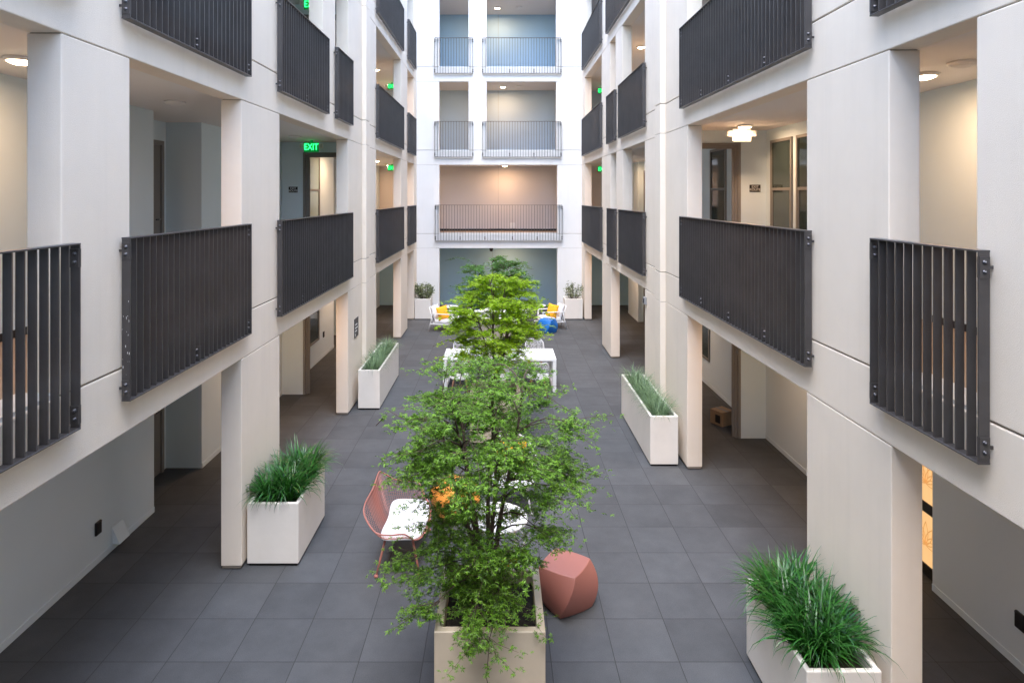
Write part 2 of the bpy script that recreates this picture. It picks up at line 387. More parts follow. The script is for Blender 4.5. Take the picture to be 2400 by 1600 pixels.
window(wR, 'R', 14.6, 15.6, .63, 2.3, 4.87); window(wR, 'R', 13.55, 14.45, 3.65, 5.42, 4.87)
window(wR, 'R', 10.50, 11.22, 3.65, 5.36, 4.87); window(wR, 'R', 9.55, 10.24, 3.65, 5.36, 4.87)
# doors in the alcoves
def door(par, side, y0, y1, z0, xw, label=None):
    s = -1 if side == 'L' else 1
    fr = MB(); x0 = xw - s * .04; x1 = xw + s * .01; t = .07
    fr.box(x0, x1, y0 - t, y0, z0, z0 + 2.2); fr.box(x0, x1, y1, y1 + t, z0, z0 + 2.2); fr.box(x0, x1, y0 - t + .001, y1 + t - .001, z0 + 2.2, z0 + 2.27)
    fr.build('door_frame', 'frame', par, bevel=.004)
    dl = MB(); dl.box(xw - s * .012, xw + s * .01, y0 + .003, y1 - .003, z0 + .01, z0 + 2.197); d_ = dl.build('door', 'doorleaf', par)
    h = MB(); h.tube([(xw - s * .015, y1 - .08, z0 + 1.02), (xw - s * .06, y1 - .08, z0 + 1.02), (xw - s * .06, y1 - .2, z0 + 1.02)], .011); h.build('handle', 'bolt', d_)
for f in range(4):
    door(wL, 'L', 9.0, 10.05, FZ[f], -5.43); door(wL, 'L', 18.6, 19.6, FZ[f], -5.55)
    door(wR, 'R', 21.0, 21.9, FZ[f], 5.06)
# backlit panel door in the right alcove
pnl = MB(); zs = [(.13, .73), (.85, 1.45), (1.57, 2.17)]
fr = MB()
for (a, b) in zs: pnl.box(4.985, 5.0, 7.12, 9.2, a, b)
for (a, b) in ((0, .13), (.73, .85), (1.45, 1.57), (2.17, 2.3)): fr.box(4.97, 5.01, 7.1, 9.25, a, b)
dd = fr.build('panel_door', 'base', wR, bevel=.004); pnl.build('lit_panel', 'panel', dd)
mo = MB()
for (a, b) in zs:
    zc = a + .22
    for yc in (7.36, 8.0, 8.64):
        for k, ang in enumerate((-75, -50, -25, 0, 25, 50, 75)):
            A = R(ang); Ln = .30 - .0009 * abs(ang); pts = []
            for q in range(13):
                t = q / 12; wd = .045 * math.sin(math.pi * t) * (1 - .2 * t)
                pts.append((t * Ln, wd))
            for q in range(12, -1, -1):
                t = q / 12; pts.append((t * Ln, -.045 * math.sin(math.pi * t) * (1 - .2 * t)))
            P = [(4.982, yc + u * math.sin(A) + v * math.cos(A), zc + u * math.cos(A) * .9 - v * math.sin(A)) for u, v in pts]
            for i in range(len(P)):
                p, q = Vector(P[i]), Vector(P[(i + 1) % len(P)]); d = q - p
                if d.length < 1e-4: continue
                nrm = Vector((1, 0, 0)).cross(d).normalized() * .006
                mo.add([p - nrm, q - nrm, q + nrm, p + nrm], [(0, 1, 2, 3)])
mo.build('lotus_motif', 'motif', dd)

# ------------------------------------------------------------------ railings
RH = 1.315
_m = MB(); _m.box(0, .0065, -.031, .031, -.065, .065); _o = _m.build('fixing_plate', 'rail'); PLATE = _o.data; bpy.data.objects.remove(_o)
_m = MB(); _m.tube([(0, 0, 0), (.003, 0, 0)], .017, 10); _m.tube([(.003, 0, 0), (.013, 0, 0)], .010, 6); _o = _m.build('bolt', 'bolt'); BOLT = _o.data; bpy.data.objects.remove(_o)
def railing(L, label, loc, rz, nearU=0):
    """local x along, -y outward, z up from the bottom rail; loc is bottom end at the wall face"""
    root = tag(empty('railing', loc, rz), label, 'railing', 'dark metal railings across the gallery openings')
    y0, y1 = -.022, -.092; t = .012
    fr = MB()
    fr.box(0, L, y0 + .002, y1, RH - t, RH); fr.box(0, L, y0 + .002, y1, 0, t)
    fr.box(0, t, y0, y1 + .001, t, RH - t); fr.box(L - t, L, y0, y1 + .001, t, RH - t)
    fr.build('frame', 'rail', root, bevel=.0015, seg=1)
    for u in (.0, L - .01):
        for z in (.06, RH - .15):
            k = MB(); k.box(u, u + .01, y0 + .0015, -.0005, z + .035, z + .055); k.build('wall_cleat', 'rail', root)
    n = max(2, round((L - .02) / .1)); b = MB()
    for i in range(1, n):
        u = t / 2 + (L - t) * i / n
        b.box(u - .0055, u + .0055, y0 - .005, y1 + .009, t, RH - t)
    b.build('bars', 'rail', root)
    # fixing plates with bolts at both ends and along the bottom
    spots = []
    for u, d in ((t, 1), (L - t, -1)):
        spots += [(u, d, RH - .17), (u, d, .04)]
        spots += [(u - d * t, -d, RH - .17), (u - d * t, -d, .04)]
    m_ = max(0, round(L / 1.0) - 1)
    for i in range(m_):
        k = round(n * (i + 1) / (m_ + 1)); u = t / 2 + (L - t) * k / n
        spots.append((u + .0055, 1, .03)); spots.append((u - .0055, -1, .03))
    for (u, d, z) in spots:
        p_ = bpy.data.objects.new('fixing_plate', PLATE); col.objects.link(p_); p_.parent = root
        p_.location = (u + d * .0005, -.057, z + .065); p_.rotation_euler = (0, 0, 0 if d > 0 else math.pi)
        for zz in (-.03, .03):
            q = bpy.data.objects.new('bolt', BOLT); col.objects.link(q); q.parent = p_; q.location = (.0065, 0, zz)
    return root
ordn = ['nearest', 'second', 'third', 'fourth', 'fifth', 'sixth']
RL = {1: [(2.2, 4.455), (5.05, 7.53), (8.58, 12.76), (15.45, 19.58), (20.7, 22.45)],
      2: [(2.2, 4.455), (5.05, 7.53), (8.58, 10.98), (11.58, 12.78), (15.45, 19.58), (20.7, 22.45)],
      3: [(8.58, 10.98), (11.58, 12.78), (15.45, 19.58), (20.7, 22.45)]}
RRt = {1: [(3.86, 5.0), (6.06, 10.31), (12.95, 15.6), (16.15, 17.3), (18.4, 22.55)],
       2: [(3.86, 5.0), (6.06, 10.31), (12.95, 15.65), (16.2, 17.4), (18.45, 22.6)],
       3: [(12.95, 17.5), (18.5, 22.6)]}
NM = {1: ordn, 2: ordn, 3: ordn}
for f in (1, 2, 3):
    nL = len(RL[f])
    for i, (a, b) in enumerate(RL[f]):
        if f == 3: pos = ['nearest', 'narrow second', 'wide third', 'farthest'][i]
        else: pos = ordn[i] if i < nL - 1 else 'farthest narrow'
        railing(b - a, f'{pos} dark railing along the left wall, {FLN[f]}', (XL, a, FZ[f] - .255), R(90))
    nR = len(RRt[f])
    for i, (a, b) in enumerate(RRt[f]):
        pos = {5: ['nearest short', 'second, long', 'third', 'narrow fourth', 'farthest'], 2: ['nearest visible', 'farthest']}[nR][i]
        railing(b - a, f'{pos} dark railing along the right wall, {FLN[f]}', (XR, b, FZ[f] - .255), R(-90))
random.seed(4)
rl = {o['label']: o for o in bpy.data.objects if o.get('category') == 'railing'}
ch = MB()
for k in range(17):
    z = random.choice([random.uniform(.25, .75), random.uniform(.1, 1.2)]); yy = random.uniform(-.088, -.026); hh = random.uniform(.004, .028); ww = random.uniform(.0015, .005)
    ch.add([(-.0008, yy, z), (-.0008, yy - ww, z + hh * .3), (-.0008, yy - ww * .6, z + hh), (-.0008, yy + ww * .4, z + hh * .7)], [(3, 2, 1, 0)])
ch.build('paint_chips', 'signwhite', rl['second dark railing along the left wall, first upper floor'])
railing(4.67, 'wide railing of thin bars on the far end wall, lowest row', (-2.37, YB, FZ[1] - .255), 0)
for f, nm in ((2, 'middle row'), (3, 'top row')):
    railing(1.41, f'narrow railing of thin bars at left on the far end wall, {nm}', (-2.39, YB, FZ[f] - .255), 0)
    railing(2.89, f'wide railing of thin bars at right on the far end wall, {nm}', (-.63, YB, FZ[f] - .255), 0)

# ------------------------------------------------------------------ ceiling lights and signs
def lamp(x, y, f, label, lit=True, power=26):
    z = LZ[f] + .055 if abs(y) < YB + TH else LZ[f] + .052
    r = tag(empty('ceiling_light', (x, y, z)), label, 'ceiling light', 'round gallery ceiling lights')
    a = MB(); a.lathe([(.085, -.001), (.125, -.001), (.13, -.012), (.118, -.03), (.088, -.034), (.085, -.001)]); a.build('trim', 'plastic', r)
    b = MB(); b.lathe([(.0001, -.062), (.05, -.056), (.085, -.042), (.10, -.0345), (.10, -.030)]); b.build('lens', 'lamp' if lit else 'plastic', r)
    if lit:
        ld = bpy.data.lights.new('lamp_glow', 'AREA'); ld.shape = 'DISK'; ld.size = .17; ld.energy = power * .155; ld.color = (1, .60, .34)
        lo = bpy.data.objects.new('lamp_glow', ld); col.objects.link(lo); lo.parent = r; lo.location = (0, 0, -.066)
lamp(-4.15, 5.45, 1, 'lit round ceiling light at far left, behind the nearest left column')
lamp(-4.1, 7.95, 1, 'unlit round ceiling light seen through the second left opening', False)
lamp(-4.1, 12.6, 1, 'unlit ceiling disc near the green exit sign of the left gallery', False)
lamp(-4.1, 17.2, 1, 'lit ceiling light of the left gallery beyond the cross wall, first upper floor', power=30)
lamp(4.15, 6.15, 1, 'lit round ceiling light in the nearest right gallery opening')
lamp(4.13, 5.6, 1, 'unlit round detector on the nearest right gallery ceiling', False)
lamp(4.15, 10.65, 1, 'lit ceiling light just behind the white emergency unit on the right', power=28)
for f, nm in ((1, 'first'), (2, 'second')):
    lamp(-4.15, 21.2, f, f'lit light half hidden at the edge of the far left gallery, {nm} upper floor', power=24)
    lamp(-4.2, 24.0, f, f'lit light left of the far left exit sign, {nm} upper floor', power=24)
lamp(4.05, 18.0, 2, 'lit light in the right gallery, second upper floor', power=34)
lamp(4.3, 21.5, 1, 'lit light in the far right gallery, first upper floor', power=24)
lamp(4.3, 21.5, 2, 'lit light in the far right gallery, second upper floor', power=24)
lamp(.2, 24.55, 1, 'lit ceiling light in the far end gallery, lowest balcony', power=36)
lamp(.13, 24.55, 2, 'lit ceiling light in the far end gallery, middle balcony', power=36)
lamp(-.09, 24.55, 3, 'lit ceiling light in the far end gallery, top balcony', power=36)
for f in (2, 3): lamp(.75, 24.4, f, f'small unlit detector on the far end gallery ceiling, {"middle" if f == 2 else "top"} balcony', False)

for (x, y, q) in ((-4.1, 3.0, 'left gallery, nearest'), (-4.1, 12.0, 'left gallery, by the cross wall'), (-4.1, 18.0, 'left gallery, beyond the window'), (4.1, 3.4, 'right gallery, nearest'), (4.1, 9.6, 'right gallery, by the lit panels'), (4.1, 15.5, 'right gallery, beyond the cross wall'), (-4.1, 22.5, 'left gallery, farthest'), (4.1, 22.0, 'right gallery, farthest'), (0.3, 24.5, 'far end gallery')):  # unseen lamps at guessed spots, added to brighten the dark ground galleries
    lamp(x, y, 0, f'added unseen ceiling light of the ground floor {q}', power=24 if y > 11 else 13)
def exit_sign(x, y, f, label, white=False, flip=1):
    r = tag(empty('exit_sign', (x, y, LZ[f] + .055)), label, 'exit sign', 'hanging exit signs with twin emergency lamps')
    h = MB(); h.box(-.16, .16, -.02, .02, -.255, -.04); h.box(-.03, .03, -.03, .03, -.04, -.001)
    h.build('housing', 'plastic' if white else 'greenbox', r, bevel=.006)
    for s in (-1, 1):
        l = MB(); l.box(s * .168, s * .25, -.03, .02, -.17, -.07); l.box(s * .155, s * .17, -.01, .01, -.13, -.11)
        lh = l.build('lamp_head', 'plastic', r, bevel=.008)
        q = MB()
        for k in range(4): q.box(s * (.178 + .017 * k), s * (.184 + .017 * k), -.033, -.0305, -.16, -.08)
        q.build('lens_rib', 'frame', lh)
    if not white: text('EXIT', .2, 'green', r, (0, -.0225, -.148), (R(90), 0, 0), sx=.75)
    else:
        m = MB()
        for k in range(6): m.box(-.14 + k * .05, -.125 + k * .05, -.0225, -.0205, -.235, -.06)
        m.build('diffuser_rib', 'signwhite', r)
exit_sign(-4.05, 13.55, 1, 'green exit sign in the left gallery beyond the third railing')
exit_sign(-4.05, 13.55, 2, 'green exit sign cut by the top edge at left, second upper floor')
exit_sign(-4.05, 23.7, 1, 'small green exit sign in the far left gallery, first upper floor')
exit_sign(-4.05, 23.7, 2, 'small green exit sign in the far left gallery, second upper floor')
exit_sign(4.02, 24.7, 1, 'small green exit sign in the far right gallery, first upper floor')
exit_sign(4.02, 24.7, 2, 'small green exit sign in the far right gallery, second upper floor')
exit_sign(4.17, 10.85, 1, 'glowing white emergency unit in the right gallery, under a lit ceiling light', True)

def plate_sign(x, y, z, label):
    r = tag(empty('route_sign', (x, y, z)), label, 'sign', 'black exit route signs')
    a = MB(); a.box(-.10, .10, -.010, 0, -.065, .065); a.build('plate', 'signblack', r, bevel=.003)
    text('EXIT\nROUTE', .062, 'signwhite', r, (0, -.0115, 0), (R(90), 0, 0), ext=.001)
plate_sign(4.66, 11.489, FZ[1] + 1.53, 'small black EXIT ROUTE sign on the lamp-lit wall at right')
plate_sign(-4.6, 14.029, FZ[1] + 1.53, 'small black EXIT ROUTE sign on the dim wall at left')

# directional sign on left column
r = tag(empty('wall_sign', (XL, 13.39, 1.63), R(90)), 'black direction sign with white lines on the left column by the blue-grey grass', 'sign')
a = MB(); a.box(-.18, .18, -.012, -.001, -.20, .20); a.build('plate', 'signblack', r, bevel=.003)
l = MB()
for k, (wd, z) in enumerate(((.20, .07), (.24, .0), (.17, -.065))): l.box(-.14, -.14 + wd, -.0145, -.0125, z - .012, z + .012)
l.box(-.14, -.10, -.0145, -.0125, -.17, -.11); l.build('lettering_line', 'signwhite', r)

# small wall fittings
r = tag(empty('alarm_box', (XR, 13.02, 2.26), R(-90)), 'small steel alarm box on the right column edge below the third railing', 'alarm')
a = MB(); a.box(-.07, .07, -.05, -.001, -.075, .075); a.build('housing', 'steel', r, bevel=.004)
a = MB(); a.box(-.03, .04, -.07, -.0505, -.05, .05); a.build('horn', 'bolt', r, bevel=.01)
def outlet(x, y, z, rz, label, m='signblack'):
    r = tag(empty('outlet_cover', (x, y, z), rz), label, 'outlet cover', 'outlet covers on the ground floor walls')
    a = MB(); a.box(-.055, .055, -.03, -.001, -.08, .08); a.build('cover', m, r, bevel=.012, seg=3)
    b = MB(); b.box(-.045, .045, -.034, -.0305, .062, .072); b.build('hinge', m, r)
outlet(-4.85, 7.58, .43, R(90), 'black outlet cover low on the left ground floor wall, beside the wedge vent')
outlet(4.87, 5.87, .46, R(-90), 'black outlet cover at the right edge, low on the wall')
outlet(-4.85, 17.3, .62, R(90), 'small dark outlet cover beyond the left window on the ground floor')
outlet(-4.85, 22.3, .62, R(90), 'tiny dark outlet cover on the wall of the far left ground floor gallery')
r = tag(empty('dryer_vent', (-4.85, 7.98, .17), R(90)), 'white wedge-shaped vent hood low on the left ground floor wall', 'vent')
a = MB(); a.add([(-.11, 0, -.1), (.11, 0, -.1), (.11, -.1, -.1), (-.11, -.1, -.1), (-.11, -.001, .12), (.11, -.001, .12)],
      [(0, 1, 2, 3), (3, 2, 5, 4), (0, 3, 4), (1, 5, 2), (0, 4, 5, 1)]); a.build('hood', 'paint_g', r, bevel=.004)
a = MB(); a.box(-.13, .13, -.008, 0, -.12, .14); a.build('flange', 'paint_g', r)
r = tag(empty('security_camera', (-.31, YB + .12, LZ[0] - GL / 2)), 'black dome camera under the far ground floor lintel', 'camera')
a = MB(); a.lathe([(.0001, 0), (.07, 0), (.07, -.05), (.0001, -.05)]); a.build('mount', 'signblack', r)
a = MB(); a.lathe([(.06, -.05), (.058, -.085), (.04, -.115), (.0001, -.125)]); a.build('dome', 'signblack', r)
r = tag(empty('wall_outlet', (.52, YI, FZ[1] + .2)), 'white outlet on the far end gallery wall behind the lowest balcony', 'outlet')
a = MB(); a.box(-.1, .1, -.03, -.0125, -.12, .1); a.build('cover', 'plastic', r, bevel=.01)
# cardboard box
r = tag(empty('cardboard_box', (4.33, 12.25, 0), R(28)), 'brown cardboard box on the ground beyond the right cross wall', 'box')
a = MB(); a.box(-.16, .16, -.15, .15, .001, .27); a.build('carton', 'card', r, bevel=.004)
a = MB(); a.box(-.163, -.161, -.1, .02, .05, .2); a.build('print', 'signblack', r)
a = MB(); a.box(-.03, .03, -.1508, .1508, .2708, .272); a.build('tape', 'frame', r)

# ------------------------------------------------------------------ planters
def planter(name, x0, x1, y0, y1, h, m, label, group, rim=.045, soil=.1, inset=.02):
    cx, cy = (x0 + x1) / 2, (y0 + y1) / 2; a_, b_ = (x1 - x0) / 2, (y1 - y0) / 2
    r = tag(empty(name, (cx, cy, 0)), label, 'planter', group)
    s = MB(); zb = .03
    o = [(-a_, -b_), (a_, -b_), (a_, b_), (-a_, b_)]; i = [(-a_ + rim, -b_ + rim), (a_ - rim, -b_ + rim), (a_ - rim, b_ - rim), (-a_ + rim, b_ - rim)]
    vs = [(x, y, zb) for x, y in o] + [(x, y, h) for x, y in o] + [(x, y, h) for x, y in i] + [(x, y, h - soil - .12) for x, y in i]
    fs = [(3, 2, 1, 0)]
    for k in range(4):
        n = (k + 1) % 4
        fs += [(k, n, 4 + n, 4 + k), (4 + k, 4 + n, 8 + n, 8 + k), (8 + k, 8 + n, 12 + n, 12 + k)]
    fs.append((12, 13, 14, 15))
    s.add(vs, fs); s.build('box', m, r, bevel=.012, seg=3)
    so = MB(); nx = max(6, int(a_ * 30)); ny = max(6, int(b_ * 30)); vs = []; fs = []
    for jy in range(ny + 1):
        for ix in range(nx + 1):
            u = -a_ + rim + (2 * a_ - 2 * rim) * ix / nx; v = -b_ + rim + (2 * b_ - 2 * rim) * jy / ny
            vs.append((u, v, h - soil + random.uniform(-.012, .015)))
    for jy in range(ny):
        for ix in range(nx): k = jy * (nx + 1) + ix; fs.append((k, k + 1, k + nx + 2, k + nx + 1))
    so.add(vs, fs, True); tag(so.build('soil', 'soil', r), kind='stuff')
    ft = MB(); ft.box(-a_ + inset, a_ - inset, -b_ + inset, b_ - inset, .0005, zb + .005); ft.build('plinth', 'black', r)
    return r
PG = 'white trough planters along the courtyard walls'
planter('trough_planter', -3.02, -2.405, 7.52, 8.66, .755, 'planter_w', 'white trough planter with dark green grass beside the nearest left column', PG)
planter('trough_planter', -2.93, -2.48, 13.02, 15.46, .82, 'planter_w', 'long white trough planter at the left wall, with blue-grey grass', PG)
planter('trough_planter', 2.465, 2.925, 10.3, 12.74, .82, 'planter_w', 'long white trough planter at the right wall, with blue-grey grass', PG)
planter('trough_planter', 2.37, 2.955, 4.86, 6.05, .755, 'planter_w', 'white trough planter with dark green grass at the bottom right corner', PG)
planter('square_planter', -3.04, -2.46, 22.48, 23.08, .745, 'planter_w', 'white square planter in the far left corner of the courtyard', 'white square planters at the far wall')
planter('square_planter', 2.33, 2.97, 22.48, 23.08, .745, 'planter_w', 'white square planter in the far right corner of the courtyard', 'white square planters at the far wall')
TG = 'tan planters down the middle of the courtyard'
planter('tree_planter', -.535, .375, 5.13, 6.04, .875, 'planter_t', 'large tan cube planter in the foreground, cut by the bottom edge', TG, rim=.07, soil=.12)
planter('tree_planter', -.535, .375, 11.2, 12.11, .875, 'planter_t', 'tan cube planter in the middle, mostly behind the foreground tree', TG, rim=.07, soil=.12)
planter('tree_planter', -.535, .375, 17.3, 18.21, .875, 'planter_t', 'tan cube planter beyond the long white table', TG, rim=.07, soil=.12)

# ------------------------------------------------------------------ grasses
def clump(name, x, y, z, n, lmin, lmax, wd, m, label, group, spread=.07, lean=1.0, up=1.0, dirb=(0, 0)):
    mb = MB()
    for i in range(n):
        a = random.uniform(0, 2 * math.pi); rr = spread * math.sqrt(random.random())
        bx, by = rr * math.cos(a), rr * math.sin(a)
        az = a + random.gauss(0, .7); L = random.uniform(lmin, lmax)
        el = R(random.uniform(38, 88)) if up < 1 else R(random.uniform(52, 89))
        curl = random.uniform(.5, 1.9) * lean; segs = 6
        p = Vector((bx, by, 0)); ang = el; pts = [p.copy()]
        for k in range(segs):
            stp = L / segs
            p = p + Vector((math.cos(ang) * math.cos(az) + dirb[0] * .2, math.cos(ang) * math.sin(az) + dirb[1] * .2, math.sin(ang))) * stp
            ang -= curl / segs * (.5 + k / segs); pts.append(p.copy())
        side = Vector((-math.sin(az), math.cos(az), 0)); tw = random.uniform(-.6, .6)
        side = (side * math.cos(tw) + Vector((math.cos(az) * .5, math.sin(az) * .5, .5)) * math.sin(tw)).normalized()
        vs = []; fs = []; w_ = wd * random.uniform(.7, 1.2)
        for k, q in enumerate(pts):
            ww = w_ * (.75 + .5 * math.sin(math.pi * min(1, k / segs * 1.2))) * (1 - (k / segs) ** 3) / 2 + .0003
            vs += [q - side * ww, q + side * ww]
        for k in range(segs): fs.append((2*k, 2*k+1, 2*k+3, 2*k+2))
        mb.add(vs, fs, True)
    o = mb.build(name, m); o.location = (x, y, z); tag(o, label, 'grass', group)
    return o
G1 = 'dark green grass clumps in the front left trough'
pos = [(-2.82, 7.76), (-2.6, 7.80), (-2.78, 8.08), (-2.58, 8.16), (-2.76, 8.40), (-2.58, 8.46)]
nm = ['front left', 'front right', 'middle left', 'middle right', 'back left', 'back right']
for (x, y), q in zip(pos, nm): clump('grass_clump', x, y, .66, 200, .34, .58, .016, 'grass', f'{q} clump of dark green grass in the trough by the left column', G1, spread=.10, lean=1.75)
pos = [(2.56, 5.12), (2.75, 5.2), (2.55, 5.42), (2.77, 5.48), (2.56, 5.7), (2.76, 5.8)]
for (x, y), q in zip(pos, nm): clump('grass_clump', x, y, .66, 215, .34, .60, .016, 'grass', f'{q} clump of dark green grass in the bottom right trough', 'dark green grass clumps in the bottom right trough', spread=.10, lean=1.75, dirb=(-.35, .1))
for k in range(6):
    q = ['nearest', 'second', 'third', 'fourth', 'fifth', 'farthest'][k]
    clump('blue_grass_clump', -2.7 + random.uniform(-.03, .03), 13.28 + k * .39, .73, 260, .2, .42, .0055, 'fescue', f'{q} clump of blue-grey grass in the long left trough', 'blue-grey grass clumps in the long left trough', spread=.13, lean=1.5, up=.5)
    clump('blue_grass_clump', 2.7 + random.uniform(-.03, .03), 10.56 + k * .39, .73, 260, .22, .46, .0055, 'fescue', f'{q} clump of blue-grey grass in the long right trough', 'blue-grey grass clumps in the long right trough', spread=.13, lean=1.5, up=.5)

# ------------------------------------------------------------------ corner shrubs
def shrub(x, y, z, h, rad, nst, nl, label, seed):
    random.seed(seed)
    r = tag(empty('potted_shrub', (x, y, z)), label, 'shrub', 'shrubs in the far corner planters')
    st = MB(); lf = MB()
    for i in range(nst):
        a = random.uniform(0, 6.28); ln = h * random.uniform(.7, 1.1); p = Vector((0, 0, -.06)); tip = Vector((rad * math.cos(a) * random.uniform(.3, 1), rad * math.sin(a) * random.uniform(.3, 1), ln))
        pts = [p.lerp(tip, t) + Vector((math.cos(a), math.sin(a), 0)) * rad * .25 * math.sin(t * 3.1) for t in (0, .25, .5, .75, 1)]
        st.tube(pts, [.009, .008, .006, .005, .003], 5)
        for k in range(nl):
            t = random.uniform(.3, 1); q = pts[0].lerp(pts[-1], t) + Vector((math.cos(a), math.sin(a), 0)) * rad * .25 * math.sin(t * 3.1)
            q += Vector([random.gauss(0, .035) for _ in range(3)])
            d = Vector([random.gauss(0, 1), random.gauss(0, 1), random.uniform(-.2, 1)]).normalized(); s_ = d.cross(Vector([random.gauss(0, 1) for _ in range(3)])).normalized()
            L = random.uniform(.05, .085); wd = L * .24
            lf.add([q, q + d * L * .5 + s_ * wd, q + d * L, q + d * L * .5 - s_ * wd], [(0, 1, 2, 3)])
    st.build('stems', 'bark', r); lf.build('foliage', 'shrub', r)
shrub(-2.74, 22.74, .66, .58, .36, 26, 46, 'dense olive-grey shrub in the far left corner planter', 3)
shrub(2.66, 22.74, .66, .62, .38, 15, 30, 'sparse twiggy shrub in the far right corner planter', 5)

# ------------------------------------------------------------------ maples
def leaf_star(mb, c, n, up, size, lobes=5):
    """palmate leaf: pointed lobes fanned round the stalk, drooping a little"""
    n = n.normalized(); f = (up - n * up.dot(n))
    if f.length < 1e-4: f = Vector((1, 0, 0)) - n * n.x
    f.normalize(); s = n.cross(f)
    for k in range(lobes):
        a = R(-115 + 230 * k / (lobes - 1)); L = size * (1.0 if k == 2 else (.86 if k in (1, 3) else .55))
        d = f * math.cos(a) + s * math.sin(a); t = n.cross(d)
        w_ = L * .17
        p1 = c + d * L * .45 + t * w_; p2 = c + d * L * .45 - t * w_; tip = c + d * L - n * size * .18
        mb.add([c, p2, tip, p1], [(0, 1, 2, 3)])
def merge_island(mb): pass
def maple(x, y, z0, prof, cx, seed, leafm, label, nspray, lps, lsz, squash=1.0, sprigs=(), extra=()):
    random.seed(seed)
    r = tag(empty('maple_tree', (x, y, z0)), label, 'tree', 'maples in the middle row of planters')
    H = prof[-1][0]
    def rad(z):
        for (a, ra), (b, rb) in zip(prof, prof[1:]):
            if a <= z <= b: return ra + (rb - ra) * (z - a) / (b - a)
        return 0
    stems = []; tr = MB(); tw = MB()
    ns = 6
    for i in range(ns):
        a = 2 * math.pi * i / ns + random.uniform(-.3, .3); R0 = random.uniform(.30, .62); hz = H * random.uniform(.72, .95)
        pts = []; K = 14; ph = random.uniform(0, 6)
        for k in range(K + 1):
            t = k / K
            off = R0 * rad(H * .55) * (t ** 1.25)
            pts.append(Vector((cx * t + off * math.cos(a) + .03 * math.sin(ph + t * 7) * t, off * math.sin(a) + .03 * math.cos(ph + t * 6) * t, -.05 + hz * t)))
        rr = [.026 * (1 - .8 * k / K) * random.uniform(.95, 1.05) + .003 for k in range(K + 1)]
        tr.tube(pts, rr, 7); stems.append(pts)
    lf = MB(); allp = [p for s in stems for p in s[3:]]
    # clump centres first, then sprays around them: light and dark masses with gaps
    zmin = prof[0][0]; centres = []
    tries = 0
    while len(centres) < nspray // 9 and tries < 5000:
        tries += 1
        z = random.uniform(zmin, H); rz = rad(z)
        if random.random() > (rz / .95) ** 1.7 + .1: continue
        a = random.uniform(0, 6.283); q = math.sqrt(random.uniform(.12, 1)) * rz
        centres.append(Vector((cx * z / H + q * math.cos(a), q * math.sin(a) * squash, z)))
    centres += [Vector(e) for e in extra]
    sprays = []
    for c in centres:
        j = min(range(len(allp)), key=lambda k: (allp[k] - c).length + .8 * max(0, allp[k].z - c.z + .1))
        b = allp[j]; mid = b.lerp(c, .55) + Vector((0, 0, .07))
        tw.tube([b, b.lerp(mid, .5) + Vector((0, 0, .02)), mid, c], [.009, .007, .005, .003], 5)
        out = Vector((c.x, c.y, 0)); out = out.normalized() if out.length > .01 else Vector((1, 0, 0))
        for q in range(9):
            d = Vector((random.gauss(0, .15), random.gauss(0, .15), random.gauss(0, .045))) + out * random.uniform(-.06, .16)
            s = c + d; s.z -= .25 * (Vector((d.x, d.y)).length ** 1.4) * (1 if random.random() < .7 else -.3)
            tw.tube([c.lerp(b, .15), c.lerp(s, .5) + Vector((0, 0, .015)), s], [.003, .0022, .0012], 4, caps=False)
            sprays.append((c, s))
    for (pts) in sprigs:
        pts = [Vector(p) for p in pts]
        tw.tube(pts, [.006] + [.003] * (len(pts) - 1), 4)
        for k in range(len(pts) - 1):
            for t in (0, .33, .66): q = pts[k].lerp(pts[k + 1], t); sprays.append((q, q)) if k else None
    for (c, s) in sprays:
        n_ = lps if (s - c).length > 1e-5 else 4
        for k in range(n_):
            t = random.uniform(.25, 1.15); p = c.lerp(s, t) + Vector((random.gauss(0, .035), random.gauss(0, .035), random.gauss(0, .014)))
            if (s - c).length < 1e-5: p = s + Vector((random.gauss(0, .02), random.gauss(0, .02), random.gauss(0, .012)))
            nn = Vector((random.gauss(0, .42), random.gauss(0, .42), 1))
            az = random.uniform(0, 6.283); leaf_star(lf, p, nn, Vector((math.cos(az), math.sin(az), 0)), lsz * random.uniform(.7, 1.2))
    tr.build('trunk', 'bark', r); tw.build('branches', 'bark', r)
    cr = lf.build('crown', leafm, r)
    return r
maple(-.08, 5.6, .76, [(.14, .24), (.45, .40), (.8, .60), (1.2, .76), (1.6, .80), (1.95, .62), (2.2, .26)], -.07, 11, 'leaf1',
      'full green maple in the foreground, in the tan planter nearest the viewer', 980, 21, .036,
      extra=[(-.58, -.22, .46), (-.48, -.4, .28), (-.74, -.15, .52), (.03, -.5, .42), (.12, -.52, .36), (-.12, -.55, .34), (-.08, -.64, .16), (-.45, -.2, .70)],
      sprigs=[[(.1, -.35, .35), (0, -.6, .15), (-.02, -.75, -.05), (.02, -.8, -.2)], [(-.45, .0, 1.5), (-.9, 0, 1.75), (-1.02, 0, 1.62)]])
maple(-.08, 11.65, .76, [(.55, .45), (.85, .75), (1.2, .84), (1.6, .78), (1.95, .60), (2.25, .22)], .04, 23, 'leaf2',
      'bright yellow-green maple, middle one of the row', 980, 13, .052,
      sprigs=[[(-.5, 0, .9), (-.9, 0, 1.0), (-1.15, -.1, .9)], [(-.5, -.1, .75), (-.95, -.1, .65), (-1.25, -.15, .45)], [(.6, 0, 1.4), (.95, 0, 1.5), (1.1, 0, 1.35)]])
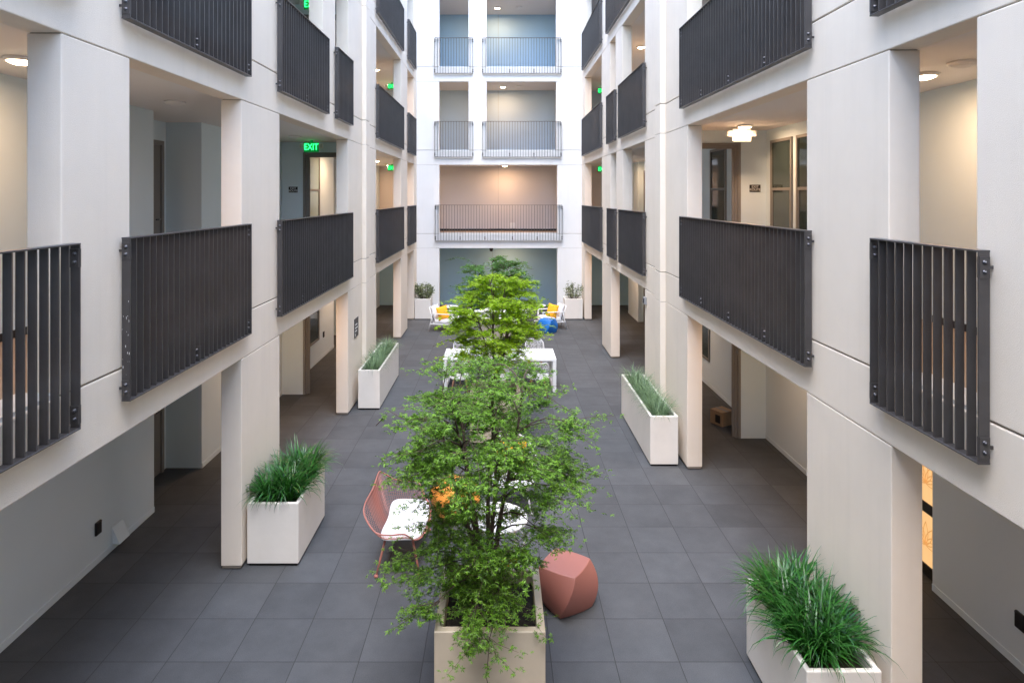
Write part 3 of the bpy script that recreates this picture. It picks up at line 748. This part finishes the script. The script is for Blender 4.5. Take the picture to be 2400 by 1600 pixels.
maple(-.08, 17.75, .76, [(.4, .5), (.8, .85), (1.2, 1.0), (1.5, .95), (1.75, .65), (1.93, .3)], .02, 37, 'leaf3',
      'darker green maple farthest back, before the blue-grey wall', 850, 13, .056,
      sprigs=[[(-.4, 0, 1.6), (-.8, 0, 1.85), (-1.1, 0, 1.93), (-1.45, 0, 1.84)], [(.4, 0, 1.5), (.75, 0, 1.68), (1.05, 0, 1.6)], [(-.5, 0, 1.3), (-.95, 0, 1.35), (-1.0, 0, .95)]])

# ------------------------------------------------------------------ furniture helpers
def pillow(mb, w, h, t, n=14):
    """soft square cushion in local x,z with thickness along y, pinched corners"""
    vs = []; fs = []
    for s in (-1, 1):
        for j in range(n + 1):
            for i in range(n + 1):
                u = -1 + 2 * i / n; v = -1 + 2 * j / n
                e = (1 - abs(u) ** 2.6) * (1 - abs(v) ** 2.6); th = t * .5 * max(0, e) ** .5
                k = 1 - .07 * (1 - abs(u) ** 2) * abs(v) - .0; k2 = 1 - .07 * (1 - abs(v) ** 2) * abs(u)
                vs.append((u * w / 2 * k2, s * th, v * h / 2 * k))
    N = (n + 1) ** 2
    for s in (0, 1):
        for j in range(n):
            for i in range(n):
                a = s * N + j * (n + 1) + i; q = (a, a + 1, a + n + 2, a + n + 1); fs.append(q if s == 0 else q[::-1])
    mb.add(vs, fs, True)
def weld(o, d=.0005):
    bm = bmesh.new(); bm.from_mesh(o.data); bmesh.ops.remove_doubles(bm, verts=bm.verts, dist=d); bmesh.ops.recalc_face_normals(bm, faces=bm.faces); bm.to_mesh(o.data); bm.free()
def pillow_obj(name, m, loc, rot, w, h, t, label, cat='pillow', group=None, parent=None):
    b = MB(); pillow(b, w, h, t); o = b.build(name, m, parent); weld(o); o.location = loc; o.rotation_euler = rot
    if not parent: tag(o, label, cat, group)
    return o
def slab_cushion(name, m, parent, x0, x1, y0, y1, z0, z1, rnd=.03):
    b = MB(); b.box(x0, x1, y0, y1, z0, z1); o = b.build(name, m, parent, bevel=rnd, seg=4, shade=True); return o
def catmull(P, n, closed=True):
    out = []; k = len(P)
    for i in range(n):
        t = i / n * k; a = int(t); f = t - a
        p0, p1, p2, p3 = (Vector(P[(a + q) % k]) for q in (-1, 0, 1, 2))
        out.append(.5 * ((2 * p1) + (p2 - p0) * f + (2 * p0 - 5 * p1 + 4 * p2 - p3) * f * f + (3 * p1 - p0 - 3 * p2 + p3) * f ** 3))
    return out

# wire shell seats -------------------------------------------------
def wire_seat(name, loc, rz, rimpts, seat_z, seat_s, seat_f, m, label, cat, feet, cushion=True, grid=44, wire=.004, group=None, cush_dy=.02):
    """local x sideways, +y forward"""
    r = tag(empty(name, loc, rz), label, cat, group)
    rim = catmull(rimpts, 160)
    c = Vector((0, sum(p.y for p in rim) / len(rim) + .02, seat_z))
    rim = sorted(rim, key=lambda p: math.atan2(p.y - c.y, p.x - c.x))
    angs = [math.atan2(p.y - c.y, p.x - c.x) for p in rim]
    def at(th):
        import bisect
        k = bisect.bisect(angs, th) % len(rim); a0, a1 = angs[k - 1], angs[k]; d = (a1 - a0) % (2 * math.pi); f = ((th - a0) % (2 * math.pi)) / d if d > 1e-9 else 0
        return rim[k - 1].lerp(rim[k], min(1, f))
    vs = []; fs = []; n = grid
    for j in range(n + 1):
        for i in range(n + 1):
            a = -1 + 2 * i / n; b = -1 + 2 * j / n
            if a == 0 and b == 0: rr = 0; th = 0
            elif abs(a) > abs(b): rr = abs(a); th = (math.pi / 4) * (b / a) + (0 if a > 0 else math.pi)
            else: rr = abs(b); th = math.pi / 2 - (math.pi / 4) * (a / b) + (0 if b > 0 else math.pi)
            th = math.atan2(math.sin(th), math.cos(th)); p = at(th)
            hr = rr ** .8; pz = c.z + (p.z - c.z) * max(0, (rr - .45) / .55) ** 1.5
            if p.z < seat_z: pz = c.z + (p.z - c.z) * rr ** 3
            vs.append((c.x + (p.x - c.x) * hr, c.y + (p.y - c.y) * hr, pz))
    for j in range(n):
        for i in range(n): k = j * (n + 1) + i; fs.append((k, k + 1, k + n + 2, k + n + 1))
    sh = MB(); sh.add(vs, fs, False); o = sh.build('wire_shell', m, r)
    wf = o.modifiers.new('wire', 'WIREFRAME'); wf.thickness = wire; wf.use_even_offset = False; wf.use_boundary = False
    b = MB(); b.tube(rim, .0085, 8, closed=True); b.build('rim', m, r)
    for (tx, ty, fx, fy) in feet:
        l = MB(); l.tube([(tx, ty, seat_z - .01), (tx + (fx - tx) * .5, ty + (fy - ty) * .5, seat_z * .5), (fx, fy, .012)], [.014, .013, .011], 8)
        lo = l.build('leg', m, r)
        q = MB(); q.lathe([(.0001, 0), (.022, .001), (.026, .012), (.02, .026), (.0001, .03)], (fx, fy, 0), 14); q.build('glide', m, lo)
    if cushion:
        pts = catmull([(seat_s, seat_f * .2, 0), (seat_s * .86, seat_f, 0), (0, seat_f * 1.22, 0), (-seat_s * .86, seat_f, 0), (-seat_s, seat_f * .2, 0), (-seat_s * .93, -seat_f, 0), (0, -seat_f, 0), (seat_s * .93, -seat_f, 0)], 48)
        b = MB(); prof = [(.0, .0), (.93, .0), (1, .018), (1, .04), (.94, .058), (.6, .066), (.0, .068)]; vs = []; fs = []
        for (k, z) in prof:
            for p in pts: vs.append((p.x * k, p.y * k + c.y + cush_dy, seat_z + .012 + z))
        N = len(pts)
        for a in range(len(prof) - 1):
            for q in range(N): fs.append((a * N + q, a * N + (q + 1) % N, (a + 1) * N + (q + 1) % N, (a + 1) * N + q))
        b.add(vs, fs, True); o = b.build('seat_cushion', 'cushion', r)
    return r
def symm(P): return P + [(-x, y, z) for (x, y, z) in reversed(P) if abs(x) > 1e-6]
settee_rim = symm([(0, .37, .395), (.34, .335, .40), (.52, .25, .43), (.64, .15, .56), (.68, -.02, .575), (.67, -.18, .60), (.57, -.32, .73), (.42, -.35, .80), (0, -.34, .79)])
wire_seat('wire_settee', (-1.235, 7.83, 0), R(-90), settee_rim, .37, .47, .225, 'coral', 'coral red wire mesh settee with white seat cushion, left of the round table', 'settee',
          [(.36, .2, .49, .3), (-.36, .2, -.49, .3), (.36, -.12, .52, -.2), (-.36, -.12, -.52, -.2)], cush_dy=.065, group='wire mesh seats')
arm_rim = symm([(0, .32, .395), (.2, .30, .40), (.31, .22, .44), (.385, .12, .56), (.40, -.02, .58), (.37, -.15, .61), (.27, -.30, .78), (.16, -.34, .86), (0, -.345, .87)])
fe = [(.2, .17, .27, .27), (-.2, .17, -.27, .27), (.2, -.1, .27, -.24), (-.2, -.1, -.27, -.24)]
wire_seat('wire_armchair', (.17, 9.02, 0), R(180), arm_rim, .37, .26, .24, 'white', 'white wire mesh armchair beyond the round table, facing the viewer', 'armchair', fe, grid=26, wire=.004, group='wire mesh seats')
wire_seat('wire_armchair', (-.05, 6.45, 0), R(0), arm_rim, .37, .26, .24, 'white', 'white wire mesh armchair between round table and foreground planter, back to viewer', 'armchair', fe, grid=26, wire=.004, group='wire mesh seats')
PY = 'yellow scatter pillows'
pillow_obj('pillow', 'yellow', (.17, 9.17, .65), (R(-14), 0, 0), .46, .40, .15, 'yellow pillow in the white wire armchair that faces the viewer', group=PY)
pillow_obj('pillow', 'yellow', (-.05, 6.30, .64), (R(14), 0, 0), .46, .38, .15, 'yellow pillow in the wire armchair just behind the foreground planter', group=PY)

# round cafe table
r = tag(empty('round_table', (-.04, 7.26, 0)), 'round white table with a wire ring, behind the foreground maple', 'table')
b = MB(); b.lathe([(.0001, .70), (.34, .70), (.362, .706), (.366, .715), (.36, .724), (.0001, .726)], n=56); b.build('tabletop', 'white', r)
b = MB(); b.tube([(.33 * math.cos(2*math.pi*k/48), .33 * math.sin(2*math.pi*k/48), .47) for k in range(48)], .009, 8, closed=True); b.build('ring', 'white', r)
for k in range(4):
    a = R(45 + 90 * k); ca, sa = math.cos(a), math.sin(a)
    b = MB(); b.tube([(.28*ca, .28*sa, .70), (.325*ca, .325*sa, .47), (.30*ca, .30*sa, .2), (.34*ca, .34*sa, .005)], .010, 8); b.build('leg', 'white', r)

# twisted cube stools
def stool(x, y, rz, m, label, sc_=1.0):
    n = 28; K = 12; vs = []; fs = []
    H = .43; prof_n = 18
    for i in range(prof_n + 1):
        t = i / prof_n; half = (.205 + .05 * math.sin(math.pi * t) ** .9 + .0 * t) ; tw = R(32) * (t - .5)
        for k in range(4 * K):
            side = k // K; f = (k % K) / K; c0 = R(45 + 90 * side); c1 = R(135 + 90 * side)
            bow = 1 + .0 * math.sin(math.pi * f)
            p = Vector((math.cos(c0), math.sin(c0))).lerp(Vector((math.cos(c1), math.sin(c1))), f) * half * math.sqrt(2) * (1 + .10 * math.sin(math.pi * f))
            ca, sa = math.cos(tw), math.sin(tw)
            vs.append((p.x * ca - p.y * sa, p.x * sa + p.y * ca, H * t + .004 - (0)))
    N = 4 * K
    for i in range(prof_n):
        for k in range(N): fs.append((i*N + k, i*N + (k+1) % N, (i+1)*N + (k+1) % N, (i+1)*N + k))
    top = prof_n * N
    vs.append((0, 0, H + .010)); ci = len(vs) - 1
    for k in range(N): fs.append((top + k, top + (k+1) % N, ci))
    vs.append((0, 0, .004)); cb = len(vs) - 1
    for k in range(N): fs.append(((k+1) % N, k, cb))
    b = MB(); b.add(vs, fs, False); o = b.build('stool', m)
    me = o.data
    me.polygons.foreach_set('use_smooth', [True] * len(me.polygons))
    bm = bmesh.new(); bm.from_mesh(me)
    for e in bm.edges:
        if len(e.link_faces) == 2 and e.calc_face_angle(0) > R(22): e.smooth = False
    bm.to_mesh(me); bm.free()
    bv = o.modifiers.new('bevel', 'BEVEL'); bv.width = .006; bv.segments = 2; bv.limit_method = 'ANGLE'; bv.angle_limit = R(35)
    o.location = (x, y, 0); o.rotation_euler = (0, 0, rz); o.scale = (sc_, sc_, 1); tag(o, label, 'stool', 'twisted cube stools')
    return o
stool(.715, 6.86, R(44), 'stool_coral', 'dusty coral twisted cube stool right of the foreground planter')
stool(-.63, 8.75, R(38), 'stool_orange', 'orange twisted cube stool behind the maple leaves, beside the settee')
stool(1.55, 20.42, R(49), 'stool_blue', 'bright blue twisted cube stool in front of the far right armchair', .95)

# long white table
r = tag(empty('long_table', (0, 14.68, 0)), 'long white rectangular table in the middle of the courtyard', 'table')
b = MB(); b.box(-1.28, 1.28, -.5, .5, .70, .745); b.build('tabletop', 'white', r, bevel=.004)
for s in (-1, 1):
    b = MB()
    for (y0, y1) in ((-.498, -.418), (.418, .498)): b.box(s * 1.278, s * 1.198, y0, y1, .001, .699)
    b.box(s * 1.276, s * 1.2, -.417, .417, .001, .06)
    b.build('leg_frame', 'white', r, bevel=.004)

# perforated dining chairs
def dining_proto(x, y, rz, label):
    random.seed(99)
    r = tag(empty('dining_chair', (x, y, 0), rz), label, 'chair', 'lacy white dining chairs at the long table')
    nx, ny = 15, 20; vs = []; fs = []
    jit = {}
    def P(u, v):
        # u across -1..1, v 0 front of seat .. 1 top of back
        w_ = .235 * (1 - .10 * max(0, v - .5)) * (1 - .25 * max(0, (v - .82) / .18) ** 2) * (1 - .12 * max(0, (.1 - v) / .1))
        if v < .5:
            yy = .22 - v / .5 * .40; zz = .455 - .02 * math.sin(math.pi * v * 2 * .5) + .05 * u * u * (v / .5)
        else:
            t = (v - .5) / .5; yy = -.18 - .09 * t - .05 * math.sin(math.pi * t * .5) + .06 * u * u; zz = .435 + .39 * t ** .9 + .05 * u * u * (1 - t)
        return Vector((u * w_, yy, zz))
    for j in range(ny + 1):
        for i in range(nx + 1):
            u = -1 + 2 * i / nx; v = j / ny
            if 0 < i < nx: u += random.uniform(-.3, .3) * 2 / nx
            if 0 < j < ny: v += random.uniform(-.3, .3) / ny
            vs.append(P(u, v))
    for j in range(ny):
        for i in range(nx):
            k = j * (nx + 1) + i; a, b_, c, d = k, k + 1, k + nx + 2, k + nx + 1
            q = random.random()
            if q < .35: fs += [(a, b_, c), (a, c, d)]
            elif q < .6: fs += [(a, b_, d), (b_, c, d)]
            else: fs.append((a, b_, c, d))
    m = MB(); m.add(vs, fs); o = m.build('lattice_shell', 'white', r)
    wf = o.modifiers.new('wire', 'WIREFRAME'); wf.thickness = .009; wf.use_even_offset = False; wf.use_boundary = True
    edge = [P(-1 + 2 * i / 12, 0) for i in range(13)] + [P(1, j / 16) for j in range(1, 17)] + [P(1 - 2 * i / 12, 1) for i in range(1, 13)] + [P(-1, 1 - j / 16) for j in range(1, 16)]
    b = MB(); b.tube(edge, .010, 6, closed=True); b.build('edge_rim', 'white', r)
    for (tx, ty, fx, fy) in ((.13, .12, .21, .20), (-.13, .12, -.21, .20), (.13, -.12, .21, -.23), (-.13, -.12, -.21, -.23)):
        b = MB(); b.tube([(tx, ty, .43), (fx, fy, .003)], [.016, .010], 8); b.build('leg', 'wood', r)
    return r
dc = dining_proto(-.87, 13.82, 0, 'lacy white chair at the near side of the long table, left')
for (x, y, rz, lb) in ((.84, 13.82, 0, 'lacy white chair at the near side of the long table, right'),
                       (-.02, 13.75, R(4), 'lacy white chair at the near side of the long table, centre, hidden by leaves'),
                       (-.92, 15.5, R(180), 'lacy white chair at the far side of the long table, left'),
                       (-.3, 15.5, R(176), 'lacy white chair at the far side of the long table, centre'),
                       (.88, 15.5, R(182), 'lacy white chair at the far side of the long table, right')):
    c = copy_tree(dc); c.location = (x, y, 0); c.rotation_euler = (0, 0, rz); c['label'] = lb

# lounge armchairs --------------------------------------------------
def lounge(x, y, rz, w_, label, cat, name, group, nback=1, bh=.77):
    """local +y forward, seat .42 high"""
    r = tag(empty(name, (x, y, 0), rz), label, cat, group); h = w_ / 2
    for s in (-1, 1):
        b = MB(); q = .016
        b.tube([(s * h, .36, .0), (s * h, .36, .58)], .017, 8); b.build('front_leg', 'white', r)
        b = MB(); b.tube([(s * h, -.47, .0), (s * h, -.36, .36), (s * h, -.34, .585)], .017, 8); b.build('rear_leg', 'white', r)
        b = MB(); b.box(s * h - .022, s * h + .022, -.40, .385, .572, .597); b.build('armrest', 'white', r, bevel=.006)
    b = MB(); b.box(-h + .012, h - .012, .335, .37, .235, .275); b.box(-h + .012, h - .012, -.33, -.30, .235, .275)
    for s in (-1, 1): b.box(s * h - .014, s * h + .014, -.41, .345, .238, .272)
    for k in range(5):
        u = -h + .1 + (w_ - .2) * k / 4; b.box(u - .015, u + .015, -.3, .335, .25, .262)
    b.build('seat_frame', 'white', r, bevel=.004)
    b = MB()
    for s in (-1, 1): b.tube([(s * (h - .06), -.30, .27), (s * (h - .06), -.45, bh)], .013, 8)
    b.tube([(-(h - .06), -.45, bh), (h - .06, -.45, bh)], .013, 8)
    b.build('back_frame', 'white', r)
    slab_cushion('seat_cushion', 'cushion', r, -h + .03, h - .03, -.27, .36, .275, .40, .04)
    for k in range(nback):
        ww = (w_ - .1) / nback; xc = -w_ / 2 + .05 + ww * (k + .5)
        pillow_obj('back_cushion', 'cushion', (xc, -.31, .58 - (.77 - bh) / 2), (R(16), 0, 0), ww, .46 - (.77 - bh), .19, None, parent=r)
    return r
LG = 'white lounge chairs at the far end'
lounge(-1.80, 20.74, R(-104), .66, 'white lounge armchair on the left at the far end, with yellow pillow', 'armchair', 'lounge_armchair', LG)
lounge(1.72, 21.1, R(101), .66, 'white lounge armchair on the right at the far end, behind the blue stool', 'armchair', 'lounge_armchair', LG)
lounge(-.06, 22.3, R(180), 2.1, 'long white sofa with white cushions before the far wall opening', 'sofa', 'sofa', LG, nback=3, bh=.60)
pillow_obj('pillow', 'yellow', (-1.86, 20.60, .60), (R(16), R(8), R(-140)), .44, .44, .15, 'yellow pillow in the far left lounge armchair', group=PY)
pillow_obj('pillow', 'yellow', (1.76, 20.98, .60), (R(16), R(-6), R(138)), .44, .44, .15, 'yellow pillow in the far right lounge armchair', group=PY)
pillow_obj('pillow', 'navy', (-.80, 22.28, .57), (R(18), R(6), R(180)), .40, .38, .15, 'navy pillow at the left end of the white sofa')
# side tables and coffee table
for (x, y, lb) in ((-1.68, 22.0, 'small round white side table beside the far left armchair'), (1.38, 22.25, 'small round white side table behind the far right armchair')):
    r = tag(empty('side_table', (x, y, 0)), lb, 'side table', 'round white side tables at the far end')
    b = MB(); b.lathe([(.0001, .545), (.25, .545), (.262, .552), (.262, .562), (.25, .568), (.0001, .569)], n=40); b.build('tabletop', 'white', r)
    b = MB(); b.tube([(0, 0, .02), (0, 0, .545)], .018, 10); b.build('pedestal', 'white', r)
    b = MB(); b.lathe([(.0001, .001), (.17, .001), (.17, .012), (.03, .02), (.0001, .022)], n=32); b.build('foot', 'white', r)
r = tag(empty('coffee_table', (-.02, 20.85, 0)), 'low white coffee table in front of the sofa, seen through the maple', 'coffee table')
b = MB(); b.box(-.6, .6, -.3, .3, .31, .335); b.build('tabletop', 'white', r, bevel=.004)
for sx in (-1, 1):
    for sy in (-1, 1):
        b = MB(); b.box(sx * .59, sx * .56, sy * .29, sy * .26, .001, .309); b.build('leg', 'white', r)

for wng in (wL, wR, wB, wN): unparent_offset(wng)
